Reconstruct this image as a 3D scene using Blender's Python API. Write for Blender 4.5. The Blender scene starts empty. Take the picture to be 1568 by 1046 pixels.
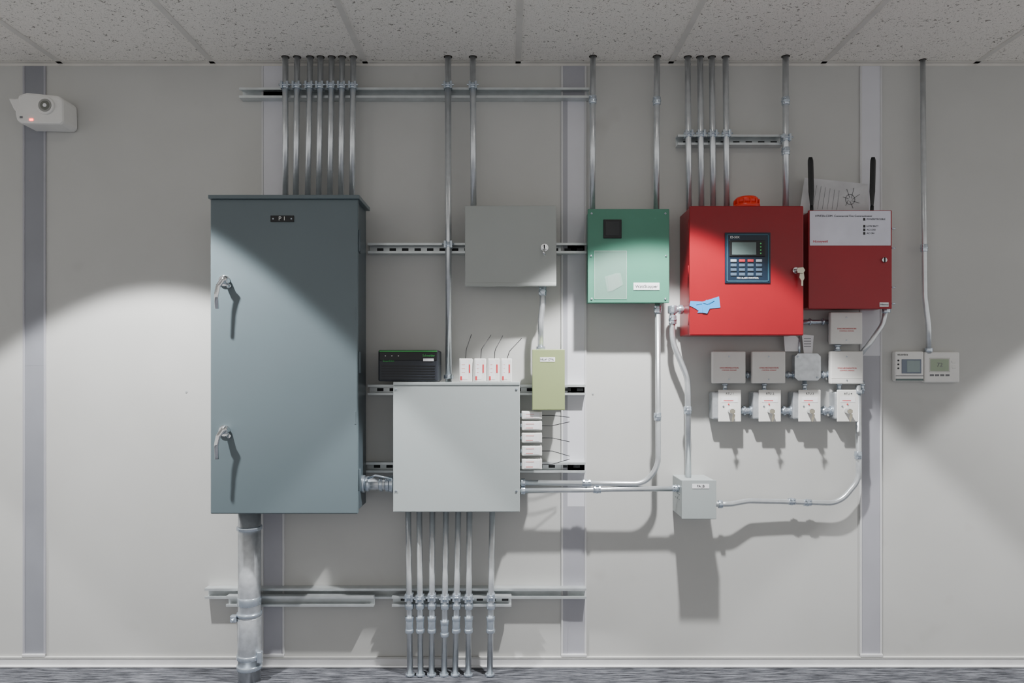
import bpy, bmesh, math, random
from mathutils import Vector, Matrix
random.seed(4)

# ---------------------------------------------------------------- image coordinates
# Positions are image pixels, 2.62 mm each on the wall; U/V = pixel columns/rows, d = metres out from the wall.
S=.00262; D=2.8; HX=778; HY=572; CZ=1.174
CEIL=CZ+(HY-97)*S
def W(u,v,d=0.0):
    k=S*(D-d)/D
    return Vector(((u-HX)*k,-d,CZ-(v-HY)*k))

# ---------------------------------------------------------------- materials
def lin(c):
    return tuple(((x/255)/12.92 if x/255<=.04045 else ((x/255+.055)/1.055)**2.4) for x in c)
MATS={}
def mat(name,rgb,rough=.5,metal=0,var=.06,scale=12,bump=0,emit=None,es=0,alpha=1,coat=0):
    if name in MATS: return MATS[name]
    m=bpy.data.materials.new(name); m.use_nodes=True
    nt=m.node_tree; b=nt.nodes['Principled BSDF']
    c=lin(rgb)
    tc=nt.nodes.new('ShaderNodeTexCoord'); n=nt.nodes.new('ShaderNodeTexNoise')
    n.inputs['Scale'].default_value=scale; n.inputs['Detail'].default_value=5
    nt.links.new(tc.outputs['Object'],n.inputs['Vector'])
    r=nt.nodes.new('ShaderNodeValToRGB')
    r.color_ramp.elements[0].position=.3; r.color_ramp.elements[1].position=.7
    r.color_ramp.elements[0].color=(*[max(0,x*(1-var)) for x in c],1)
    r.color_ramp.elements[1].color=(*[min(1,x*(1+var)) for x in c],1)
    nt.links.new(n.outputs['Fac'],r.inputs['Fac']); nt.links.new(r.outputs['Color'],b.inputs['Base Color'])
    b.inputs['Roughness'].default_value=rough; b.inputs['Metallic'].default_value=metal
    b.inputs['Alpha'].default_value=alpha; b.inputs['Coat Weight'].default_value=coat
    if bump:
        bp=nt.nodes.new('ShaderNodeBump'); bp.inputs['Strength'].default_value=bump; bp.inputs['Distance'].default_value=.002
        n2=nt.nodes.new('ShaderNodeTexNoise'); n2.inputs['Scale'].default_value=scale*20
        nt.links.new(tc.outputs['Object'],n2.inputs['Vector'])
        nt.links.new(n2.outputs['Fac'],bp.inputs['Height']); nt.links.new(bp.outputs['Normal'],b.inputs['Normal'])
    if emit:
        b.inputs['Emission Color'].default_value=(*lin(emit),1); b.inputs['Emission Strength'].default_value=es
    MATS[name]=m; return m

EMT=mat('galvanised_steel',(214,218,221),.3,.78,.08,30)
EMT2=mat('galvanised_steel_mottled',(204,208,212),.34,.7,.12,45)
STRUT=mat('strut_zinc',(206,211,212),.38,.62,.1,20)
ZINC=mat('zinc_fitting',(196,206,216),.22,.8,.1,60)
DARK=mat('dark_gap',(22,22,24),.8)
SLOT=mat('slot_shadow_grey',(52,54,56),.8)
HOLE=mat('ceiling_hole',(60,55,48),.9)
CHROME=mat('polished_chrome',(220,222,224),.12,1,.03)
BRASS=mat('key_nickel',(196,190,172),.25,.9,.05)
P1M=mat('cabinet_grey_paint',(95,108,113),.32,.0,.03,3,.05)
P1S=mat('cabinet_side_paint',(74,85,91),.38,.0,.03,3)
LG=mat('light_grey_enamel',(160,167,167),.4,.0,.03,4,.08)
LG2=mat('mid_grey_enamel',(163,167,164),.42,.0,.03,4,.08)
GRN=mat('green_enamel',(72,130,109),.42,.0,.05,5,.08)
OLV=mat('sage_enamel',(143,154,108),.5,.0,.04,5)
RED=mat('red_enamel',(138,14,27),.32,.0,.05,5,.04)
RED2=mat('dark_red_enamel',(152,22,36),.34,.0,.05,5,.04)
ORG=mat('beacon_red_lens',(230,50,28),.3)
WHT=mat('white_plastic',(226,225,222),.45,.0,.02)
WHT2=mat('white_painted_cover',(222,221,217),.5,.0,.03)
BLK=mat('black_plastic',(14,15,18),.4)
NAVY=mat('navy_keypad',(16,33,50),.35)
LCD=mat('lcd_display',(86,102,100),.15,.0,.03)
LCD2=mat('thermostat_lcd',(150,165,140),.25,.0,.03)
UPSM=mat('charcoal_plastic',(36,40,48),.45)
GSTR=mat('green_stripe',(60,165,80),.4)
TAPE=mat('blue_painters_tape',(30,138,210),.6,.0,.05)
LAV=mat('label_lavender',(218,218,230),.45)
REDINK=mat('red_ink',(200,50,60),.6)
INK=mat('black_ink',(30,30,34),.6)
GINK=mat('grey_ink',(120,120,124),.6)
PAPER=mat('paper',(230,230,232),.7)
CLEAR=mat('clear_sleeve',(190,215,205),.15,.0,.05,alpha=.22)
WGLASS=mat('smoked_window',(48,50,52),.15)
LEDR=mat('red_led',(255,40,20),.4,emit=(255,30,15),es=12)
LENSE=mat('downlight_lens',(255,250,240),.4,emit=(255,250,240),es=28)
FILL=mat('fill_panel_glow',(255,255,255),.5,emit=(255,252,247),es=2.6)  # emission for the added soft-fill panels
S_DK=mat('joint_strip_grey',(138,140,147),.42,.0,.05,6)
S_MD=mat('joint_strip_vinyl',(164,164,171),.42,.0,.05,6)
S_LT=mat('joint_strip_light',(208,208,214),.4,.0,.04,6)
STRIPE=mat('joint_strip_edge',(200,200,201),.45,.0,.04,6)
TRIM=mat('trim_white',(214,214,215),.45)
TBAR=mat('grid_white',(214,211,205),.5)
WIRE=mat('black_wire',(28,28,30),.5)
SENS=mat('lens_glass_grey',(110,112,105),.15)

def wall_mat():
    m=bpy.data.materials.new('wall_panel_paint'); m.use_nodes=True; nt=m.node_tree; b=nt.nodes['Principled BSDF']
    tc=nt.nodes.new('ShaderNodeTexCoord')
    n=nt.nodes.new('ShaderNodeTexNoise'); n.inputs['Scale'].default_value=1.6; n.inputs['Detail'].default_value=6
    nt.links.new(tc.outputs['Object'],n.inputs['Vector'])
    r=nt.nodes.new('ShaderNodeValToRGB'); c=lin((184,184,181)); c2=lin((193,193,190))
    r.color_ramp.elements[0].position=.35; r.color_ramp.elements[1].position=.65
    r.color_ramp.elements[0].color=(*c,1); r.color_ramp.elements[1].color=(*c2,1)
    nt.links.new(n.outputs['Fac'],r.inputs['Fac'])
    v=nt.nodes.new('ShaderNodeTexNoise'); v.inputs['Scale'].default_value=4.3; v.inputs['Detail'].default_value=2
    nt.links.new(tc.outputs['Object'],v.inputs['Vector'])
    r2=nt.nodes.new('ShaderNodeValToRGB'); r2.color_ramp.elements[0].position=.24; r2.color_ramp.elements[1].position=.34
    r2.color_ramp.elements[0].color=(.9,.89,.88,1); r2.color_ramp.elements[1].color=(1,1,1,1)
    nt.links.new(v.outputs['Fac'],r2.inputs['Fac'])
    mx=nt.nodes.new('ShaderNodeMix'); mx.data_type='RGBA'; mx.blend_type='MULTIPLY'; mx.inputs[0].default_value=1
    nt.links.new(r.outputs['Color'],mx.inputs[6]); nt.links.new(r2.outputs['Color'],mx.inputs[7])
    nt.links.new(mx.outputs[2],b.inputs['Base Color'])
    b.inputs['Roughness'].default_value=.62
    bp=nt.nodes.new('ShaderNodeBump'); bp.inputs['Strength'].default_value=.12; bp.inputs['Distance'].default_value=.001
    n3=nt.nodes.new('ShaderNodeTexNoise'); n3.inputs['Scale'].default_value=420
    nt.links.new(tc.outputs['Object'],n3.inputs['Vector']); nt.links.new(n3.outputs['Fac'],bp.inputs['Height']); nt.links.new(bp.outputs['Normal'],b.inputs['Normal'])
    return m
def tile_mat():
    m=bpy.data.materials.new('acoustic_tile'); m.use_nodes=True; nt=m.node_tree; b=nt.nodes['Principled BSDF']
    tc=nt.nodes.new('ShaderNodeTexCoord')
    n=nt.nodes.new('ShaderNodeTexNoise'); n.inputs['Scale'].default_value=85; n.inputs['Detail'].default_value=3; n.inputs['Distortion'].default_value=1.2
    nt.links.new(tc.outputs['Object'],n.inputs['Vector'])
    r=nt.nodes.new('ShaderNodeValToRGB'); r.color_ramp.elements[0].position=.33; r.color_ramp.elements[1].position=.39
    r.color_ramp.elements[0].color=(*lin((150,144,136)),1); r.color_ramp.elements[1].color=(*lin((240,236,229)),1)
    nt.links.new(n.outputs['Fac'],r.inputs['Fac']); 
    v=nt.nodes.new('ShaderNodeTexNoise'); v.inputs['Scale'].default_value=260; v.inputs['Detail'].default_value=1
    nt.links.new(tc.outputs['Object'],v.inputs['Vector'])
    r2=nt.nodes.new('ShaderNodeValToRGB'); r2.color_ramp.elements[0].position=.33; r2.color_ramp.elements[1].position=.42
    r2.color_ramp.elements[0].color=(.75,.74,.73,1); r2.color_ramp.elements[1].color=(1,1,1,1)
    nt.links.new(v.outputs['Fac'],r2.inputs['Fac'])
    mx=nt.nodes.new('ShaderNodeMix'); mx.data_type='RGBA'; mx.blend_type='MULTIPLY'; mx.inputs[0].default_value=1
    nt.links.new(r.outputs['Color'],mx.inputs[6]); nt.links.new(r2.outputs['Color'],mx.inputs[7])
    nt.links.new(mx.outputs[2],b.inputs['Base Color']); b.inputs['Roughness'].default_value=.9
    bp=nt.nodes.new('ShaderNodeBump'); bp.inputs['Strength'].default_value=.4; bp.inputs['Distance'].default_value=.003
    nt.links.new(r.outputs['Color'],bp.inputs['Height']); nt.links.new(bp.outputs['Normal'],b.inputs['Normal'])
    return m
def carpet_mat():
    m=bpy.data.materials.new('carpet_tile'); m.use_nodes=True; nt=m.node_tree; b=nt.nodes['Principled BSDF']
    tc=nt.nodes.new('ShaderNodeTexCoord'); mp=nt.nodes.new('ShaderNodeMapping'); mp.inputs['Scale'].default_value=(6,90,1)
    nt.links.new(tc.outputs['Object'],mp.inputs['Vector'])
    n=nt.nodes.new('ShaderNodeTexNoise'); n.inputs['Scale'].default_value=1.6; n.inputs['Detail'].default_value=7; n.inputs['Roughness'].default_value=.7
    nt.links.new(mp.outputs['Vector'],n.inputs['Vector'])
    r=nt.nodes.new('ShaderNodeValToRGB'); r.color_ramp.elements[0].position=.43; r.color_ramp.elements[1].position=.62
    r.color_ramp.elements[0].color=(*lin((38,40,46)),1); r.color_ramp.elements[1].color=(*lin((124,126,133)),1)
    nt.links.new(n.outputs['Fac'],r.inputs['Fac']); nt.links.new(r.outputs['Color'],b.inputs['Base Color'])
    b.inputs['Roughness'].default_value=.95
    n2=nt.nodes.new('ShaderNodeTexNoise'); n2.inputs['Scale'].default_value=500
    nt.links.new(tc.outputs['Object'],n2.inputs['Vector'])
    bp=nt.nodes.new('ShaderNodeBump'); bp.inputs['Strength'].default_value=.8; bp.inputs['Distance'].default_value=.004
    nt.links.new(n2.outputs['Fac'],bp.inputs['Height']); nt.links.new(bp.outputs['Normal'],b.inputs['Normal'])
    return m

# ---------------------------------------------------------------- builders
COL=bpy.context.scene.collection
def group(name,loc):
    e=bpy.data.objects.new(name,None); e.empty_display_size=.05; e.location=loc; COL.objects.link(e); return e
def finish(bm,par,name,m,bevel=0,seg=2):
    me=bpy.data.meshes.new(name); bmesh.ops.recalc_face_normals(bm,faces=bm.faces); bm.to_mesh(me); bm.free()
    o=bpy.data.objects.new(name,me); COL.objects.link(o); me.materials.append(m)
    if par is not None:
        o.parent=par; o.matrix_parent_inverse=Matrix.Translation(-Vector(par.location))
    if bevel:
        b=o.modifiers.new('bevel','BEVEL'); b.width=bevel; b.segments=seg; b.limit_method='ANGLE'; b.angle_limit=math.radians(40)
    return o
def wbox(par,name,x0,x1,y0,y1,z0,z1,m,bevel=0):
    bm=bmesh.new(); bmesh.ops.create_cube(bm,size=1)
    for v in bm.verts:
        v.co=Vector((x0 if v.co.x<0 else x1, y0 if v.co.y<0 else y1, z0 if v.co.z<0 else z1))
    return finish(bm,par,name,m,bevel)
def fbox(par,name,u0,v0,u1,v1,db,df,m,bevel=0):
    a=W(u0,v0,df); b=W(u1,v1,df)
    return wbox(par,name,a.x,b.x,-df,-db,b.z,a.z,m,bevel)
def prism(par,name,uv,db,df,m,bevel=0):
    bm=bmesh.new(); f=[bm.verts.new(W(u,v,df)) for u,v in uv]
    bk=[bm.verts.new((a.co.x,-db,a.co.z)) for a in f]
    bm.faces.new(f); bm.faces.new(bk[::-1]); n=len(f)
    for i in range(n): bm.faces.new((f[i],bk[i],bk[(i+1)%n],f[(i+1)%n]))
    return finish(bm,par,name,m,bevel)
def sweep(par,name,pts,r,m,seg=16,flat=1.0):
    pts=[Vector(p) for p in pts]; n=len(pts)
    rs=r if isinstance(r,(list,tuple)) else [r]*n
    bm=bmesh.new(); rings=[]
    t=(pts[1]-pts[0]).normalized(); up=Vector((0,1,0)) if abs(t.y)<.9 else Vector((0,0,1))
    nrm=(up-t*up.dot(t)).normalized()
    for i,p in enumerate(pts):
        if i==0: tt=(pts[1]-pts[0]).normalized()
        elif i==n-1: tt=(pts[-1]-pts[-2]).normalized()
        else: tt=((pts[i+1]-p).normalized()+(p-pts[i-1]).normalized()).normalized()
        nrm=(nrm-tt*nrm.dot(tt)).normalized(); bi=tt.cross(nrm)
        rings.append([bm.verts.new(p+(nrm*math.cos(2*math.pi*k/seg)*flat+bi*math.sin(2*math.pi*k/seg))*rs[i]) for k in range(seg)])
    for a,b in zip(rings,rings[1:]):
        for k in range(seg):
            f=bm.faces.new((a[k],a[(k+1)%seg],b[(k+1)%seg],b[k])); f.smooth=True
    bm.faces.new(rings[0][::-1]); bm.faces.new(rings[-1])
    return finish(bm,par,name,m)
def fillet(pts,R,n=9):
    pts=[Vector(p) for p in pts]; out=[pts[0]]
    Rs=R if isinstance(R,(list,tuple)) else [R]*(len(pts)-2)
    for i in range(1,len(pts)-1):
        a,b,c=pts[i-1],pts[i],pts[i+1]; u=(a-b); v=(c-b); lu,lv=u.length,v.length; u.normalize(); v.normalize()
        ang=u.angle(v)
        if ang>math.pi-.02: out.append(b); continue
        dd=min(Rs[i-1]/math.tan(ang/2),lu*.49,lv*.49)
        p0=b+u*dd; p2=b+v*dd
        r=dd*math.tan(ang/2); cen=b+(u+v).normalized()*(r/math.sin(ang/2))
        e0=(p0-cen); e2=(p2-cen); tot=e0.angle(e2)
        for k in range(n+1):
            f=k/n; out.append(cen+(e0*math.sin((1-f)*tot)+e2*math.sin(f*tot))/math.sin(tot))
    out.append(pts[-1]); return out
def cyl(par,name,p0,p1,r,m,seg=24,bevel=0,r2=None):
    return_o=sweep(par,name,[p0,p1],[r,r if r2 is None else r2],m,seg)
    if bevel:
        b=return_o.modifiers.new('bevel','BEVEL'); b.width=bevel; b.segments=2; b.limit_method='ANGLE'; b.angle_limit=math.radians(50)
    return return_o
def fcyl(par,name,u,v,rr,db,df,m,seg=24,bevel=0):
    p=W(u,v,df); return cyl(par,name,(p.x,-db,p.z),(p.x,-df,p.z),rr,m,seg,bevel)
def text(par,name,s,u,v,d,h,m,align='LEFT'):
    cu=bpy.data.curves.new(name,'FONT'); cu.body=s; cu.size=h*S; cu.extrude=.0003; cu.align_x=align; cu.align_y='CENTER'
    o=bpy.data.objects.new(name,cu); COL.objects.link(o); cu.materials.append(m)
    o.location=W(u,v,d); o.location.y-=.0005; o.rotation_euler=(math.pi/2,0,0)
    if par is not None: o.parent=par; o.matrix_parent_inverse=Matrix.Translation(-Vector(par.location))
    return o
def screw(par,u,v,d,r=.005,m=None):
    fcyl(par,'screw',u,v,r,d-.001,d+.003,m or ZINC,12,.001)
    p=W(u,v,d+.003); wbox(par,'screw_slot',p.x-r*.75,p.x+r*.75,-(d+.0036),-(d+.0028),p.z-r*.12,p.z+r*.12,DARK)

# ---------------------------------------------------------------- room shell
XL,XR,YB=-4.6,4.6,-6.2
WM=wall_mat()
wbox(None,'wall_back',XL,XR,0,.12,-.02,CEIL+.12,WM)
wbox(None,'floor',XL,XR,YB,0,-.06,0,carpet_mat())
wbox(None,'ceiling',XL,XR,YB,0,CEIL,CEIL+.04,tile_mat())
grid=group('trim_ceiling_grid',(0,-2,CEIL))
for k in range(-7,8):
    x=.04+.611*k
    wbox(grid,'main_tee',x-.0115,x+.0115,YB,-.002,CEIL-.003,CEIL+.001,TBAR,.001)
for k in range(0,10):
    y=-.56-.611*k
    wbox(grid,'cross_tee',XL,XR,y-.0115,y+.0115,CEIL-.0025,CEIL+.001,TBAR,.001)
wa=group('trim_wall_angle',(0,-.01,CEIL))
wbox(wa,'angle_leg',XL,XR,-.002,0,CEIL-.012,CEIL,TBAR); wbox(wa,'angle_flange',XL,XR,-.022,0,CEIL-.003,CEIL-.001,TBAR)
bb=group('baseboard_back',(0,-.005,.02))
wbox(bb,'cove_strip',XL,XR,-.008,0,0,.034,TRIM,.003); wbox(bb,'toe',XL,XR,-.018,0,0,.008,TRIM,.003)
wbox(bb,'top_bead',XL,XR,-.010,0,.034,.041,WM,.001)
# joint strips: infill split at the image row given, most with a lighter upper part
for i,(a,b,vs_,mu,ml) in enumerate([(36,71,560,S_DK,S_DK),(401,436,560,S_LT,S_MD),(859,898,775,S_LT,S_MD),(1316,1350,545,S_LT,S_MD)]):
    g=group('trim_%d'%(i+1),W((a+b)/2,572,0))
    A=W(a,0,0).x; B=W(b,0,0).x; zs=W(0,vs_,0).z; top=CEIL-.013
    wbox(g,'edge_l',A,A+.008,-.006,0,.042,top,STRIPE if i else S_MD,.0015)
    wbox(g,'edge_r',B-.008,B,-.006,0,.042,top,STRIPE if i else S_MD,.0015)
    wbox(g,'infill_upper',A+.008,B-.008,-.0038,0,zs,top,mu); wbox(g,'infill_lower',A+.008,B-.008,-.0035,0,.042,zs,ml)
    if i==2: wbox(g,'reveal',A+.008,A+.026,-.0045,0,.042,top,S_MD)
    if i==2: wbox(g,'upper_collar',A+.026,B-.008,-.0045,0,W(0,152,0).z,top,S_MD)
    wbox(g,'foot_cap',A,B,-.011,0,.042,.052,TRIM,.001)
for u,v in [(908,603),(285,600)]:
    fcyl(group('wall_anchor',W(u,v,0)),'plug',u,v,.004,0,.002,STRUT,12)

# ---------------------------------------------------------------- strut channels
def strut(u0,u1,v,db=0.001,h=.041,dep=.040,slots=True,flip=False):
    """C channel, open side outwards"""
    k=S*(D-(db+dep))/D
    x0=(u0-HX)*k; x1=(u1-HX)*k; z=W(0,v,db+dep).z
    g=group('strut_channel',((x0+x1)/2,-(db+dep/2),z))
    t=.0028; lip=.009
    sec=[(-h/2,db+dep),(-h/2+lip,db+dep),(-h/2+lip,db+dep-.008),(-h/2+lip-t,db+dep-.008),(-h/2+lip-t,db+dep-t),(-h/2+t,db+dep-t),(-h/2+t,db+t),
         (h/2-t,db+t),(h/2-t,db+dep-t),(h/2-lip+t,db+dep-t),(h/2-lip+t,db+dep-.008),(h/2-lip,db+dep-.008),(h/2-lip,db+dep),(h/2,db+dep),(h/2,db),(-h/2,db)]
    bm=bmesh.new(); A=[bm.verts.new((x0,-d,z+zz)) for zz,d in sec]; B=[bm.verts.new((x1,-d,z+zz)) for zz,d in sec]; n=len(sec)
    for i in range(n): bm.faces.new((A[i],A[(i+1)%n],B[(i+1)%n],B[i]))
    bm.faces.new(A[::-1]); bm.faces.new(B)
    finish(bm,g,'channel',STRUT)
    if slots:
        x=x0+.03
        while x+.03<x1:
            wbox(g,'slot',x,x+.026,-(db+t+.0008),-(db+t-.001),z-.006,z+.006,SLOT,.004); x+=.05
    return g
strut(366,903,142,slots=False)
strut(1038,1200,214)
strut(563,898,380)
strut(563,897,597)
strut(558,897,716)
strut(313,898,909,slots=False)
strut(346,572,921,db=.041,h=.041,dep=.03,slots=False)
strut(600,783,921,db=.041,h=.041,dep=.03)

# ---------------------------------------------------------------- fittings
def coupling(g,c,ax,r,L=.05,screws=True):
    c=Vector(c); ax=Vector(ax).normalized()
    cyl(g,'coupling',c-ax*L/2,c+ax*L/2,r*1.28,ZINC,20,.0015)
    cyl(g,'coupling_bead',c-ax*.003,c+ax*.003,r*1.42,ZINC,20,.001)
    if screws:
        for s in(-.3,.3):
            q=c+ax*L*s; side=ax.cross(Vector((0,1,0))).normalized()*.6+Vector((0,-.8,0)); side.normalize()
            cyl(g,'set_screw',q,q+side*r*1.85,.0038,ZINC,10)
def nut(g,c,ax,r,L=.016):
    c=Vector(c); ax=Vector(ax).normalized(); cyl(g,'lock_nut',c-ax*L/2,c+ax*L/2,r*1.55,ZINC,8,.0015)
def compression(g,c,ax,r):
    c=Vector(c); ax=Vector(ax).normalized()
    cyl(g,'compression_body',c-ax*.03,c+ax*.03,r*1.3,ZINC,20,.001)
    for s in(-.024,.024): nut(g,c+ax*s,ax,r,.015)
def strap(g,c,r):
    c=Vector(c)
    cyl(g,'clamp_band',c-Vector((0,0,.010)),c+Vector((0,0,.010)),r*1.22,ZINC,20,.001)
    for s in(-1,1):
        wbox(g,'clamp_ear',c.x+s*r*1.0-.004,c.x+s*r*1.0+.004,c.y-r*1.5,c.y+r*1.1,c.z-.014,c.z+.014,ZINC,.001)
    cyl(g,'clamp_bolt',c+Vector((-r*1.9,-r*1.15,0)),c+Vector((r*1.9,-r*1.15,0)),.0036,ZINC,8)
def conduit(uvd,r=.0115,R=.12,top=False,m=None,name='electrical_conduit'):
    pts=[W(*p) for p in uvd]
    if top: pts[0].z=CEIL+.002; 
    mid=sum(pts,Vector())/len(pts); g=group(name,mid)
    sweep(g,'tube',fillet(pts,R) if len(pts)>2 else pts,r,m or EMT)
    if top:
        cyl(g,'ceiling_hole',(pts[0].x,pts[0].y,CEIL-.0012),(pts[0].x,pts[0].y,CEIL),r*1.35,HOLE,20)
    return g
r0=.0115; dC=.055
bank=[(437,437),(455,453),(475,471),(491,488),(508,505),(524,522),(541,539)]
for a,b in bank:
    g=conduit([(a,82,dC),(b,306,dC)],r0,top=True)
    um=a+(b-a)*.23; strap(g,W(um,132,dC),r0)
def single(u0,u1,v1,straps=(),coups=(),nuts=True,r=.0115,d=dC):
    g=conduit([(u0,82,d),(u1,v1,d)],r,top=True)
    for v in straps: strap(g,W(u0+(u1-u0)*(v-82)/(v1-82),v,d),r)
    for v in coups: coupling(g,W(u0+(u1-u0)*(v-82)/(v1-82),v,d),(0,0,1),r,.03)
    return g
g=single(686,687,595,straps=(132,375),r=.0125,d=.056); nut(g,W(687,577,.056),(0,0,1),.0125)
single(724,725,322,straps=(132,),r=.012)
single(908,907,328,coups=(153,),d=.06)
single(1006,1005,328,coups=(155,),d=.06,r=.012)
for a,b in [(1053,1055),(1072,1074),(1090,1092),(1111,1113)]:
    single(a,b,326,straps=(206,))
g=single(1203,1203,326,coups=(155,232),straps=(212,),r=.012,d=.06)
g=conduit([(1413,98,.03),(1415,380,.03),(1416,455,.03),(1422,500,.03),(1422,541,.02)],.010,.2,top=True)
coupling(g,W(1415,380,.03),(0,0,1),.010,.03,False); nut(g,W(1422,536,.02),(0,0,1),.010)
dB=.088
for i,(a,b) in enumerate([(625,628),(642,644),(662,661),(683,680),(702,697),(719,717),(754,750)]):
    pa=W(a,783,dB); pa.z=W(0,783,.18).z+.01; pb=W(b,1032,dB); pb.z=.0
    g=group('electrical_conduit',(pa+pb)/2); sweep(g,'tube',[pa,pb],.0115,EMT)
    f=lambda v:pa+(pb-pa)*((W(0,v,dB).z-pa.z)/(pb.z-pa.z))
    strap(g,f(914+ (i%2)*2),.0115); nut(g,f(928),(0,0,1),.0115,.02)
    compression(g,f(956 if i!=3 else 962),(0,0,1),.0115)
    cyl(g,'floor_collar',pb,pb+Vector((0,0,.01)),.018,ZINC,16,.002)
pc=W(382,788,.12); pf=Vector((pc.x,pc.y,0)); pt=Vector((pc.x,pc.y,W(0,783,.213).z))
R=.042
g=group('service_feeder_conduit',(pc+pf)/2); sweep(g,'pipe',[pt,pf],R,EMT2,32)
zf=lambda v:Vector((pc.x,pc.y,W(0,v,.12).z))
for v,h in [(808,.016),(939,.012),(1004,.018),(1020,.018)]:
    cyl(g,'pipe_ring',zf(v)-Vector((0,0,h/2)),zf(v)+Vector((0,0,h/2)),R*1.12,ZINC,32,.003)
cyl(g,'coupling_sleeve',zf(944),zf(1004),R*1.05,EMT2,32,.002)
wbox(g,'clamp_lug',pc.x-.062,pc.x-.038,pc.y-.035,pc.y-.012,zf(944).z-.012,zf(944).z+.014,ZINC,.003)
cyl(g,'lug_bolt',(pc.x-.05,pc.y-.05,zf(944).z),(pc.x-.05,pc.y+.01,zf(944).z),.005,ZINC,8)
wbox(g,'clamp_lug',pc.x+.038,pc.x+.056,pc.y-.03,pc.y-.01,zf(1006).z-.012,zf(1006).z+.03,ZINC,.003)
cyl(g,'pipe_clamp',zf(913),zf(925),R*1.05,ZINC,32,.002)

# ---------------------------------------------------------------- main cabinet
dp=.235
g=group('electrical_panel_cabinet',W(435,543,.14))
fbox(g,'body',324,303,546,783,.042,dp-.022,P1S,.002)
fbox(g,'door_gasket',327,307,543,780,dp-.024,dp-.016,DARK)
fbox(g,'door',322,305,548,787,dp-.017,dp,P1M,.004)
a=W(318,298,dp+.012); b=W(550,304,dp+.012)
wbox(g,'drip_hood',a.x,b.x,-(dp+.010),-.045,b.z,a.z,P1M,.002)
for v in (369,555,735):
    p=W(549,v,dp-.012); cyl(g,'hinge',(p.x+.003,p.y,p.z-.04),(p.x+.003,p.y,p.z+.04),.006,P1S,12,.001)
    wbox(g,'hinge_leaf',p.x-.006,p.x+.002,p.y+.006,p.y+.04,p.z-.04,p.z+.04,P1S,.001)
fbox(g,'name_plate',414,330,450,340,dp,dp+.003,BLK,.001)
text(g,'name_text','P 1',432,335,dp+.003,8,WHT,'CENTER')
for u in(418,446): screw(g,u,335,dp+.002,.003)
for v in (430,660):
    fcyl(g,'handle_escutcheon',343,v,.021,dp,dp+.007,CHROME,32,.002)
    fcyl(g,'handle_hub',343,v,.012,dp+.005,dp+.036,CHROME,24,.003)
    P=[W(347,v-6,dp+.038),W(341,v-1,dp+.044),W(334,v+8,dp+.052),W(331,v+22,dp+.056),W(332,v+43,dp+.052)]
    FP=fillet(P,.02,5); n=len(FP)
    sweep(g,'handle_lever',FP,[.010-.003*(i/n) for i in range(n)],CHROME,16,.6)
    fcyl(g,'keyed_cylinder',350,v+8,.008,dp,dp+.012,CHROME,20,.002)
for v in (480,640): fbox(g,'latch_dimple',543,v-10,545,v+10,dp-.001,dp+.001,P1M,.001)

dn=.12
a=W(549,741,dn); b=W(606,741,dn); g=group('conduit_nipple',(a+b)/2); cyl(g,'pipe',a,b,.024,EMT2,28)
for u,rr in((556,.034),(563,.030),(584,.029),(594,.031),(600,.034)):
    p=W(u,741,dn); cyl(g,'bushing',p-Vector((.007,0,0)),p+Vector((.007,0,0)),rr,ZINC,12,.002)
sweep(g,'ground_lug',[W(563,733,.15),W(575,728,.155),W(600,733,.152)],.004,ZINC,8)

# ---------------------------------------------------------------- grey boxes
def screwbox(name,u0,v0,u1,v1,db,df,m,scr=True,lip=True):
    g=group(name,W((u0+u1)/2,(v0+v1)/2,(db+df)/2))
    if lip:
        fbox(g,'body',u0+1.5,v0+1.5,u1-1.5,v1-1.5,db,df-.005,m,.002); fbox(g,'cover',u0,v0,u1,v1,df-.006,df,m,.0025)
    else: fbox(g,'body',u0,v0,u1,v1,db,df,m,.003)
    return g
g=screwbox('relay_panel_enclosure',712,315,852,435,.042,.14,LG2)
fbox(g,'cover_return',712,433,852,438,.12,.143,LG2,.002)
fcyl(g,'cam_lock',834,379,.011,.14,.150,CHROME,20,.002)
fbox(g,'lock_slot',832.6,375,834.6,383,.148,.152,DARK); fcyl(g,'lock_ring',834,379,.014,.14,.143,CHROME)
sweep(g,'lock_key',[W(834,381,.155),W(832,386,.158),W(834,391,.157)],.004,CHROME,8)
g=conduit([(831,430,.085),(831,465,.085),(828,490,.085),(828,540,.085)],.0115,.1)
coupling(g,W(831,446,.085),(0,0,1),.0115,.035); nut(g,W(831,438,.085),(0,0,1),.0115,.008); nut(g,W(828,533,.085),(0,0,1),.0115,.012)

g=screwbox('wiring_trough_box',602,587,796,784,.042,.185,LG)
for u,v in((606,596),(791,596),(606,752),(791,752)): screw(g,u,v+ (0),.185,.0042)
fbox(g,'top_return',602,585,796,590,.165,.188,LG,.002)

g=screwbox('small_control_enclosure',815,535,865,628,.07,.15,OLV)
fbox(g,'label',827,547,850,554,.15,.151,PAPER); text(g,'label_text','RELAY CTRL',838,550.5,.151,3.6,INK,'CENTER')
fbox(g,'stand_off',820,590,860,606,.042,.07,STRUT)

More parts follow.
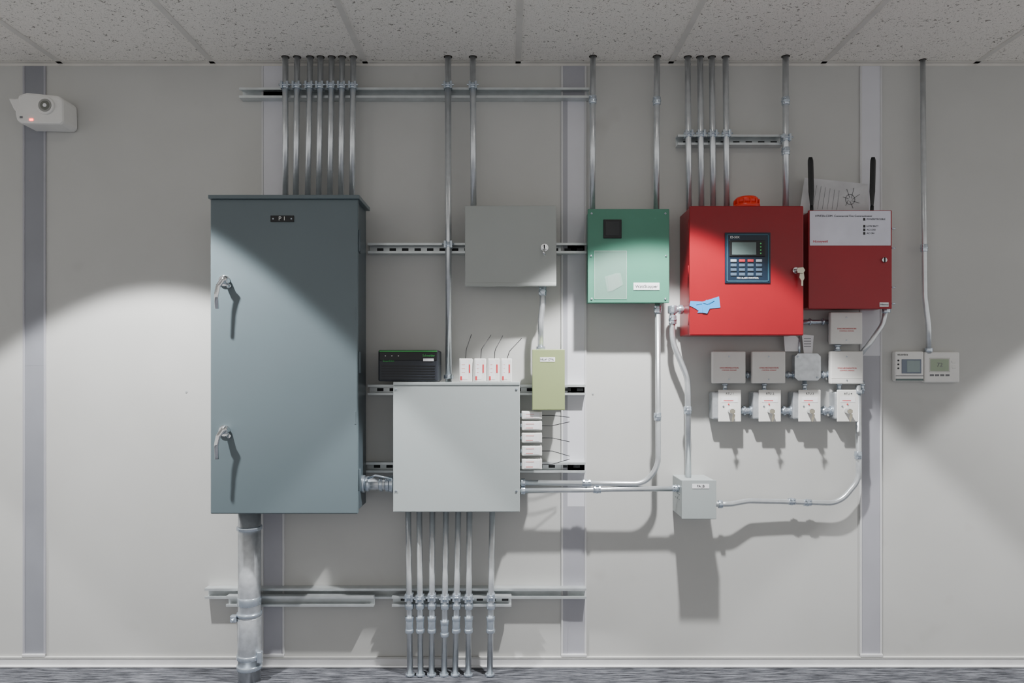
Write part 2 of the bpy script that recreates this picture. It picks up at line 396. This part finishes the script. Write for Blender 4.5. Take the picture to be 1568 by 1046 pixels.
g=group('lighting_control_panel',W(962,392,.09)); df=.135
fbox(g,'body',902,322,1023,462,.042,df-.006,GRN,.002); fbox(g,'cover',900,320,1025,464,df-.007,df,GRN,.003)
for u in(906,1019):
    for v in(327,458): screw(g,u,v,df,.004)
for u in(905,1020): screw(g,u,392,df,.0035)
fbox(g,'window_frame',924,336,952,365,df,df+.004,BLK,.002); fbox(g,'window',927,339,949,361,df+.003,df+.005,WGLASS,.001)
fbox(g,'document_sleeve',910,384,960,458,df,df+.0015,CLEAR)
for u0,v0,u1,v1 in((910,384,960,385),(910,457,960,458),(910,384,911,458),(959,384,960,458)): fbox(g,'sleeve_edge',u0,v0,u1,v1,df+.001,df+.003,CLEAR)
for k in range(3): prism(g,'folded_sheet',[(926+4*k,424),(944+3*k,418),(948+3*k,440-2*k),(930+3*k,447)],df+.0015,df+.002+.0004*k,CLEAR)
fbox(g,'brand_plate',970,433,1010,444.5,df,df+.002,PAPER,.001); text(g,'brand_text','WattStopper',990,438.8,df+.002,6.2,INK,'CENTER')

# ---------------------------------------------------------------- fire panel
g=group('fire_alarm_control_panel',W(1140,415,.1)); df=.19
fbox(g,'body',1057,317,1230,512,.012,df-.018,RED2,.003); fbox(g,'door',1056,315,1231,514,df-.018,df,RED,.005)
for v in (345,415,490):
    p=W(1056,v,df-.02); cyl(g,'hinge',(p.x-.002,p.y,p.z-.02),(p.x-.002,p.y,p.z+.02),.004,RED2,10)
for v in (345,420,480): 
    p=W(1056,v,.1); cyl(g,'knockout',(p.x-.0005,p.y+.0,p.z),(p.x+.003,p.y,p.z),.014,RED2,20)
fbox(g,'keypad_plate',1110,356,1180,434,df,df+.004,NAVY,.003)
for u0,v0,u1,v1 in((1113,359,1177,360),(1113,430,1177,431),(1113,359,1114,431),(1176,359,1177,431)): fbox(g,'keypad_border',u0,v0,u1,v1,df+.003,df+.005,mat('border_blue',(50,105,125),.5))
fbox(g,'lcd_bezel',1117,368,1172,393,df+.003,df+.007,BLK,.002); fbox(g,'lcd',1121,371,1158,390,df+.006,df+.0078,LCD)
for k in range(4): fcyl(g,'status_led',1165,373+5*k,.0028,df+.006,df+.009,mat('led_dim_green',(90,190,110),.4),10)
text(g,'model_text','ES-50X',1118,363.5,df+.004,4.5,WHT)
bl=mat('keypad_button',(70,88,106),.5); br=mat('keypad_button_red',(180,40,50),.5); bw=mat('keypad_button_light',(150,160,170),.5)
for r in range(4):
    for c in range(4):
        u=1119+c*13+ (0); v=397+r*7
        fbox(g,'key',u,v,u+9,v+4.2,df+.003,df+.007,br if (r==0 and c in(1,2)) else (bw if r==0 else bl),.001)
text(g,'caption','FIRE ALARM CONTROL',1145,426,df+.004,3,WHT,'CENTER')
fcyl(g,'cam_lock',1219,414,.012,df,df+.012,CHROME,20,.002)
sweep(g,'key_blade',[W(1219,414,df+.012),W(1222,414,df+.03)],.004,CHROME,8); 
prism(g,'key_bow',[(1221,410),(1230,409),(1233,414),(1230,419),(1221,418)],df+.028,df+.031,BRASS,.001)
prism(g,'spare_key',[(1225,418),(1231,418),(1232,426),(1230,430),(1230,438),(1227,438),(1227,430),(1224,425)],df+.024,df+.027,BRASS,.001)
g=group('blue_masking_tape',W(1080,467,df)); 
prism(g,'strip',[(1057,461),(1076,462),(1101,454),(1103,471),(1084,473),(1082,479),(1068,479),(1070,476),(1064,472),(1056,468)],df+.0002,df+.002,TAPE)
prism(g,'curled_fold',[(1075,466),(1082,459),(1087,472),(1083,480),(1076,479)],df+.002,df+.004,TAPE)
sweep(g,'pen_mark',[W(1066,467,df+.0025),W(1076,464,df+.0045),W(1083,466,df+.0045),W(1094,461,df+.0025)],.0006,INK,6)
c=W(1143,315,.11); g=group('alarm_sounder',c); 
def rev(par,name,c,prof,m,seg=32):
    bm=bmesh.new(); rings=[]
    for r,z in prof: rings.append([bm.verts.new(Vector(c)+Vector((r*math.cos(2*math.pi*k/seg),r*math.sin(2*math.pi*k/seg),z))) for k in range(seg)])
    for a,b in zip(rings,rings[1:]):
        for k in range(seg):
            f=bm.faces.new((a[k],a[(k+1)%seg],b[(k+1)%seg],b[k])); f.smooth=True
    bm.faces.new(rings[0][::-1]); bm.faces.new(rings[-1]); return finish(bm,par,name,m)
topz=W(0,315,df).z
c=Vector((W(1143,315,.11).x,-.11,topz))
rev(g,'base_ring',c,[(.050,0),(.050,.018),(.047,.022)],ORG); rev(g,'lens',c,[(.045,.020),(.044,.042),(.038,.049),(.02,.051)],ORG)
for k in range(12):
    a=math.pi*2*k/12; wbox(g,'rib',c.x+.047*math.cos(a)-.002,c.x+.047*math.cos(a)+.002,c.y+.047*math.sin(a)-.002,c.y+.047*math.sin(a)+.002,c.z+.018,c.z+.038,ORG)

# ---------------------------------------------------------------- communicator
g=group('fire_alarm_communicator',W(1301,398,.07)); df=.13
fbox(g,'body',1239,324,1364,471,.001,df-.008,RED2,.003); fbox(g,'cover',1238,322,1366,473,df-.009,df,RED2,.003)
fbox(g,'label_plate',1240,323,1364,376,df,df+.002,LAV,.001)
text(g,'title','HWF2A-COM  Commercial Fire Communicator',1248,331,df+.002,4.2,INK)
for i,s in enumerate(('POWER/TROUBLE','LOW BATT','AC LOSS','AC ON')):
    v=336+i*5.5+ (5 if i else 0); fbox(g,'indicator',1322,v-2,1325,v+2,df+.0015,df+.003,BLK); text(g,'indicator_text',s,1327,v,df+.002,3.4,INK)
text(g,'maker_text','Honeywell',1245,370,df+.002,5,REDINK)
fcyl(g,'cam_lock',1355,398,.010,df,df+.008,CHROME,20,.002); fbox(g,'lock_slot',1354,394,1356,402,df+.007,df+.0085,DARK)
fbox(g,'rating_tag',1347,463,1361,470,df,df+.002,PAPER,.001); text(g,'tag_text','Ademco',1354,466.5,df+.002,3.5,INK,'CENTER')
for v in (350,380,440,465):
    p=W(1366,v,.08); cyl(g,'side_bolt',(p.x-.004,p.y,p.z),(p.x+.012,p.y,p.z),.0035,ZINC,10)
for (ub,ut) in((1243,1241),(1335,1337)):
    zb=W(0,322,df).z
    b=Vector((W(ub,322,.085).x,-.085,zb)); t=W(ut,241,.085)
    cyl(g,'antenna_base',b-Vector((0,0,.004)),b+(t-b)*.12,.0065,BLK,16)
    m1=b+(t-b)*.1; n=16; pts=[m1+(t-m1)*i/n for i in range(n+1)]
    rr=[.0055+.0055*min(1,i/5) if i<n-1 else (.0105 if i==n-1 else .007) for i in range(n+1)]
    sweep(g,'antenna_blade',pts,rr,BLK,16,.5)
g=group('instruction_sheet',W(1278,298,.05))
bm=bmesh.new()
quad=[(1224,325,.075),(1331,325,.06),(1329,282,.03),(1232,272,.03)]
vs=[W(*q) for q in quad]; vs[0].z=vs[1].z=W(0,322,.13).z+.001
f=bm.faces.new([bm.verts.new(v) for v in vs]); bmesh.ops.solidify(bm,geom=[f],thickness=.001); finish(bm,g,'sheet',PAPER)
def onp(s,t,off=.0022):
    p=vs[0].lerp(vs[1],s).lerp(vs[3].lerp(vs[2],s),t); return p+Vector((0,-off,0))
for col in(.18,.25,.32,.39,.46,.53):
    sweep(g,'text_column',[onp(col,.12),onp(col+.02,.86-col*.3)],.0005,GINK,6)
for k in range(7):
    a=k*.9; sweep(g,'diagram_line',[onp(.72+.03*math.cos(a),.45+.05*math.sin(a)),onp(.74+.13*math.cos(a+.4),.5+.33*math.sin(a+.4))],.0007,INK,6)
sweep(g,'diagram_circle',[onp(.72+.07*math.cos(k*math.pi/8),.45+.16*math.sin(k*math.pi/8)) for k in range(17)],.0007,INK,6)

# ---------------------------------------------------------------- UPS
g=group('power_supply_unit',W(628,562,.11)); df=.17
fbox(g,'case',579,536,671,584,.042,df,UPSM,.006); fbox(g,'top_fascia',581,539,669,552,df-.001,df+.002,BLK,.002)
fbox(g,'green_stripe',581,537,669,538.8,df-.001,df+.003,GSTR)
text(g,'maker_text','Schneider',647,544.5,df+.002,4.5,GSTR); text(g,'series_text','SmartUnit',586,553,df+.002,4,GSTR)
for k in range(3): fcyl(g,'indicator_led',590+10*k,545,.002,df,df+.004,WHT,10)
fbox(g,'rating_label',648,549,664,553,df+.001,df+.003,PAPER)
for v in range(560,582,4): fbox(g,'vent_rib',584,v,666,v+1.2,df-.002,df+.0015,BLK)

# ---------------------------------------------------------------- relays
FR=mat('faded_red',(205,140,135),.6)
def relay(u0,v0,u1,v1,vert,wire):
    g=group('enclosed_relay',W((u0+u1)/2,(v0+v1)/2,.12)); df=.135
    fbox(g,'case',u0,v0,u1,v1,df-.05,df,WHT,.003)
    if vert:
        fbox(g,'label_band',u0+2,v0+3,u1-7,v1-4,df,df+.001,PAPER); fbox(g,'red_band',u1-5,v0+9,u1-3,v1-14,df,df+.0012,REDINK)
        for k in range(3): fbox(g,'print_line',u0+4,v0+9+6*k,u1-11,v0+9.7+6*k,df+.001,df+.0015,FR)
        fbox(g,'foot_red',u0+2,v1-9,u0+4.5,v1-3,df,df+.0015,REDINK)
        p=W((u0+u1)/2,v1,.11); cyl(g,'nipple',(p.x,p.y,p.z-.004),(p.x,p.y,p.z+.004),.009,ZINC,12)
    else:
        fbox(g,'label_band',u0+4,v0+2,u1-4,v1-2,df,df+.001,PAPER); fbox(g,'red_band',u0+6,v0+ (v1-v0)*.7,u1-14,v1-3,df,df+.0012,FR)
        fbox(g,'print_line',u0+6,v0+4,u1-12,v0+4.8,df+.001,df+.0015,FR)
        p=W(u0,(v0+v1)/2,.11); cyl(g,'nipple',(p.x-.005,p.y,p.z),(p.x+.004,p.y,p.z),.008,ZINC,12)
    pts=[W(*w) for w in wire]; sweep(g,'loose_wire',fillet(pts,.03,5),.0015,WIRE,6)
relay(703,549,723,585,True,[(713,551,.12),(714,535,.12),(722,512,.11)])
relay(726,549,744,585,True,[(736,551,.12),(737,535,.12),(752,513,.10)])
relay(747,549,765,585,True,[(757,551,.12),(758,536,.12),(770,514,.10)])
relay(767,549,784,585,True,[(776,551,.12),(780,538,.12),(799,518,.10)])
for v0,v1,dy in((630,642,3),(645,659,-6),(663,678,6),(683,698,8),(703,719,-8)):
    relay(799,v0,830,v1,False,[(828,(v0+v1)/2,.12),(845,(v0+v1)/2,.12),(872,(v0+v1)/2+dy,.10)])

# ---------------------------------------------------------------- junction box & side conduits
g=group('junction_box',W(1070,765,.1)); df=.16
fbox(g,'body',1045,736,1096,794,.001,df,LG,.003); fbox(g,'cover',1044,735,1097,795,df-.004,df+.001,LG,.002)
fbox(g,'label',1060,741,1086,748,df+.001,df+.002,PAPER); text(g,'label_text','FA JB',1073,744.5,df+.002,5,INK,'CENTER')
for a in range(3):
    for b in range(3):
        p=W(1045,0,df).x; z=W(0,752+8*b,df).z; cyl(g,'perforation',(p-.0008,-.05-.03*a,z),(p+.002,-.05-.03*a,z),.004,mat('perf_grey',(120,125,125),.6),10)
dh=.10
g=conduit([(795,739,dh),(985,741,dh),(1008,716,dh),(1007,458,dh)],.0105,[.08,.14])
nut(g,W(801,739,dh),(1,0,0),.0105); coupling(g,W(898,740,dh),(1,0,0),.0105,.035); coupling(g,W(1007,638,dh),(0,0,1),.0105,.03); coupling(g,W(1007,474,dh),(0,0,1),.0105,.03)
g=conduit([(795,751,dh),(905,750,dh),(945,749,dh),(1045,748,dh)],.0105,.2)
nut(g,W(801,751,dh),(1,0,0),.0105); coupling(g,W(914,750,dh),(1,0,0),.0105,.03); coupling(g,W(1035,748,dh),(1,0,0),.0105,.03)
g=conduit([(1058,474,.07),(1030,474,.07),(1029,522,.07),(1053,580,.07),(1054,738,.08)],.0115,[.02,.18,.12])
coupling(g,W(1030,490,.07),(0,0,1),.0115,.035); coupling(g,W(1053,628,.075),(0,0,1),.0115,.03); nut(g,W(1042,474,.07),(1,0,0),.0115)
p=W(1030,476,.07); cyl(g,'elbow_body',p+Vector((0,0,-.012)),p+Vector((0,0,.02)),.019,ZINC,16,.004)
g=conduit([(1090,772,.075),(1118,772,.07),(1145,767,.055),(1200,768,.05),(1285,771,.05),(1315,735,.05),(1314,590,.05)],.0105,[.1,.1,.1,.1,.09,.2])
nut(g,W(1103,772,.075),(1,0,0),.0105); coupling(g,W(1212,768,.05),(1,0,0),.0105,.025); coupling(g,W(1236,769.5,.05),(1,0,0),.0105,.03)
coupling(g,W(1314,697,.05),(0,0,1),.0105,.03); nut(g,W(1314,600,.05),(0,0,1),.0105)
g=conduit([(1358,466,.06),(1352,496,.055),(1330,528,.05),(1318,542,.04)],.0095,.1,name='flexible_cable_conduit')
nut(g,W(1357,476,.06),(0,0,1),.0105)

# ---------------------------------------------------------------- square boxes / key switches
def linecover(u0,v0,u1,v1,df=.065):
    g=group('relay_module_cover',W((u0+u1)/2,(v0+v1)/2,df/2))
    fbox(g,'back_box',u0+3,v0+3,u1-3,v1-3,0,df-.02,EMT2,.004); fbox(g,'cover',u0,v0,u1,v1,df-.022,df,WHT2,.004)
    cx=(u0+u1)/2; cy=(v0+v1)/2
    text(g,'red_print','SYNCHRONIZATION',cx,cy+1,df,3.0,REDINK,'CENTER'); text(g,'red_print','CONTROL MODULE',cx,cy+4.5,df,2.4,REDINK,'CENTER')
    screw(g,cx,v0+8,df,.0028); screw(g,cx,v1-6,df,.0028)
    fbox(g,'ledge',u0+1,v1-10,u1-1,v1-9,df-.001,df+.0008,WHT2)
for q in((1091,538,1142,587),(1152,538,1203,587),(1272,538,1322,588),(1272,478,1321,527)): linecover(*q)
g=group('octagon_junction_box',W(1237,562,.03))
fbox(g,'back_box',1219,543,1255,581,0,.045,EMT2,.004)
prism(g,'blank_cover',[(1222,541),(1252,541),(1257,546),(1257,578),(1252,583),(1222,583),(1217,578),(1217,546)],.045,.048,EMT2,.001)
screw(g,1222,546,.048,.004); screw(g,1252,578,.048,.004)
prism(g,'side_tag',[(1200,513),(1218,514),(1224,520),(1222,538),(1202,538)],.03,.032,PAPER)
prism(g,'side_tag',[(1228,512),(1246,514),(1244,541),(1231,541)],.034,.036,PAPER)
for k in range(4): fbox(g,'tag_print',1231,518+4*k,1242,519+4*k,.036,.0366,GINK)
cyl(g,'tag_wire',W(1224,515,.03),W(1224,545,.04),.004,ZINC,8)
def nip(u0,u1,v,d,r=.010):
    a=W(u0,v,d); b=W(u1,v,d); g=group('conduit_nipple',(a+b)/2); cyl(g,'pipe',a,b,r,ZINC,16)
    for t in(.3,.7): nut(g,a.lerp(b,t),(1,0,0),r,.008)
def vnip(u,v0,v1,d,r=.010):
    a=W(u,v0,d); b=W(u,v1,d); g=group('conduit_nipple',(a+b)/2); cyl(g,'pipe',a,b,r,ZINC,16)
    for t in(.3,.7): nut(g,a.lerp(b,t),(0,0,1),r,.006)
for a,b in((1139,1156),(1200,1221),(1253,1275)): nip(a,b,574,.025)
nip(1225,1275,493,.03,.009)
vnip(1282,524,542,.025)
for u in (1110,1170,1232,1285,1320): vnip(u,583,603,.022,.008)
sw=[(1100,1135,'RTU 1'),(1162,1196,'RTU 2'),(1223,1257,'RTU 3'),(1282,1315,'RTU 4')]
for a,b,s in sw:
    g=group('key_test_switch',W((a+b)/2,622,.04)); df=.06
    fbox(g,'handy_box',a-9 if a<1280 else a-4,600,b-2,642,0,df-.006,EMT2,.006)
    fbox(g,'face_plate',a,597,b,646,df-.006,df,WHT2,.004)
    text(g,'plate_text',s,(a+b)/2,603,df,4.5,INK,'CENTER')
    fbox(g,'raised_label',a+5,608,b-5,616,df,df+.001,PAPER); fbox(g,'reset_print',a+8,613,b-12,614,df+.001,df+.0016,REDINK)
    screw(g,a+8,622,df,.0035); fcyl(g,'led',a+16,619,.0028,df,df+.003,REDINK,10)
    cu=b-13; fcyl(g,'lock_cylinder',cu,630,.010,df,df+.030,CHROME,20,.002)
    prism(g,'key_bow',[(cu-4,628),(cu,626.5),(cu+4,628),(cu+4,632),(cu,634),(cu-4,632)],df+.044,df+.047,BRASS,.001)
    p=W(cu,630,df+.044); cyl(g,'key_shank',(p.x,-(df+.02),p.z),(p.x,-(df+.045),p.z),.003,BRASS,8)
    prism(g,'hanging_key',[(cu+1,633),(cu+4,635),(cu+3,640),(cu+1,646),(cu-1,646),(cu-1,640)],df+.036,df+.039,BRASS,.001)
for a,b in((1132,1156),(1193,1217),(1254,1280)): nip(a,b,629,.028,.013)

# ---------------------------------------------------------------- thermostats
g=group('thermostat',W(1393,561,.015)); df=.028
fbox(g,'housing',1371,538,1415,584,0,df,WHT,.006); fbox(g,'screen_bezel',1381,550,1411,572,df-.001,df+.002,mat('screen_frame_grey',(110,120,135),.4),.002); fbox(g,'screen',1389,552,1409,570,df+.001,df+.003,mat('thermostat_screen_grey',(135,150,150),.2),.001)
text(g,'maker_text','viconics',1374,543,df,5,INK); fbox(g,'door_line',1372,575,1414,576,df-.001,df+.001,GINK)
for k in range(3): fcyl(g,'button',1376,552+6*k,.0035,df,df+.003,INK,12,.001)
fbox(g,'hood_band',1372,580,1414,583,df-.001,df+.001,LCD)
g=group('thermostat',W(1442,562,.015)); df=.026
fbox(g,'housing',1416,539,1470,586,0,df,WHT,.006); fbox(g,'screen',1425,550,1453,568,df-.001,df+.002,LCD2,.001); fbox(g,'screen_bezel',1423,548,1455,570,df-.002,df+.0008,mat('bezel_light',(196,196,190),.5),.002)
for v in(552,560): fbox(g,'button',1458,v,1464,v+4,df,df+.002,WHT2,.001)
text(g,'screen_text','72',1439,559,df+.002,9,GINK,'CENTER')
for k in range(4): fbox(g,'soft_key',1424+8*k,573,1430+8*k,576,df,df+.001,GINK)

# ---------------------------------------------------------------- emergency light
g=group('emergency_light',W(60,165,.05)); df=.10
prism(g,'housing',[(26,146),(40,141),(88,146),(95,151),(96,186),(91,190),(32,189),(24,184),(22,172),(27,160)],0,df,WHT,.010)
prism(g,'lamp_head',[(12,150),(22,151),(34,149),(36,170),(24,172),(19,165)],.02,df-.01,WHT,.006)
fcyl(g,'lens_housing',68,161,.034,df-.01,df+.010,WHT,32,.004)
fcyl(g,'lens_ring',68,161,.025,df+.006,df+.013,mat('ring_grey',(150,150,146),.4),32,.002); fcyl(g,'lens',68,161,.018,df+.010,df+.015,SENS,32,.003)
fcyl(g,'led_bulb',68,161,.007,df+.014,df+.017,PAPER,16)
fbox(g,'led',45,182,50,184.5,df-.001,df+.002,LEDR); fbox(g,'test_button',30,178,34,181,df-.001,df+.002,GINK)
l=bpy.data.lights.new('charge_led_glow','POINT'); l.energy=.12; l.color=(1,.04,.03); l.shadow_soft_size=.004
o=bpy.data.objects.new('charge_led_glow',l); COL.objects.link(o); p=W(66,199,.018); o.location=p; o.parent=g; o.matrix_parent_inverse=Matrix.Translation(-Vector(g.location))

# ---------------------------------------------------------------- lighting
def downlight(x,y,p):
    g=group('recessed_downlight',(x,y,CEIL))
    bm=bmesh.new(); seg=32; prof=[(.085,-.001),(.085,-.006),(.068,-.006),(.062,-.001)]
    rings=[[bm.verts.new((x+r*math.cos(2*math.pi*k/seg),y+r*math.sin(2*math.pi*k/seg),CEIL+z)) for k in range(seg)] for r,z in prof]
    for a,b in zip(rings,rings[1:]):
        for k in range(seg): bm.faces.new((a[k],a[(k+1)%seg],b[(k+1)%seg],b[k]))
    finish(bm,g,'trim_ring',TBAR)
    cyl(g,'lens',(x,y,CEIL-.002),(x,y,CEIL-.0035),.062,LENSE,32)
    l=bpy.data.lights.new('downlight_lamp','SPOT'); l.energy=p; l.spot_size=math.radians(86); l.spot_blend=.13; l.shadow_soft_size=.035; l.color=(1,1,1)
    o=bpy.data.objects.new('downlight_lamp',l); COL.objects.link(o); o.location=(x,y,CEIL-.012); o.parent=g; o.matrix_parent_inverse=Matrix.Translation(-Vector(g.location))
for x in(-1.40,.54): downlight(x,-.80,430)
for x in(2.70,-3.34): downlight(x,-.80,260)
for x in(-1.32,.62,2.6): downlight(x,-3.25,330)
for x in(-2.4,0,2.4):  # glowing ceiling panels added behind the camera, unseen, for soft fill light
    for y in(-4.6,):
        g=group('added_fill_panel',(x,y,CEIL))
        wbox(g,'fill_face',x-.56,x+.56,y-.27,y+.27,CEIL-.004,CEIL-.002,FILL)
        wbox(g,'frame',x-.6,x+.6,y-.3,y+.3,CEIL-.0035,CEIL-.001,TBAR)
w=bpy.data.worlds.new('ambient'); bpy.context.scene.world=w; w.use_nodes=True
bg=w.node_tree.nodes['Background']; bg.inputs[0].default_value=(1,.99,.975,1); bg.inputs[1].default_value=.85

# ---------------------------------------------------------------- camera
cam=bpy.data.cameras.new('camera'); co=bpy.data.objects.new('camera',cam); COL.objects.link(co)
co.location=(0,-D,CZ); co.rotation_euler=(math.pi/2,0,0)
cam.sensor_width=36; cam.lens=36/(1568*S/D); cam.shift_x=(784-HX)/1568; cam.shift_y=(HY-523)/1568
cam.clip_start=.05
bpy.context.scene.camera=co
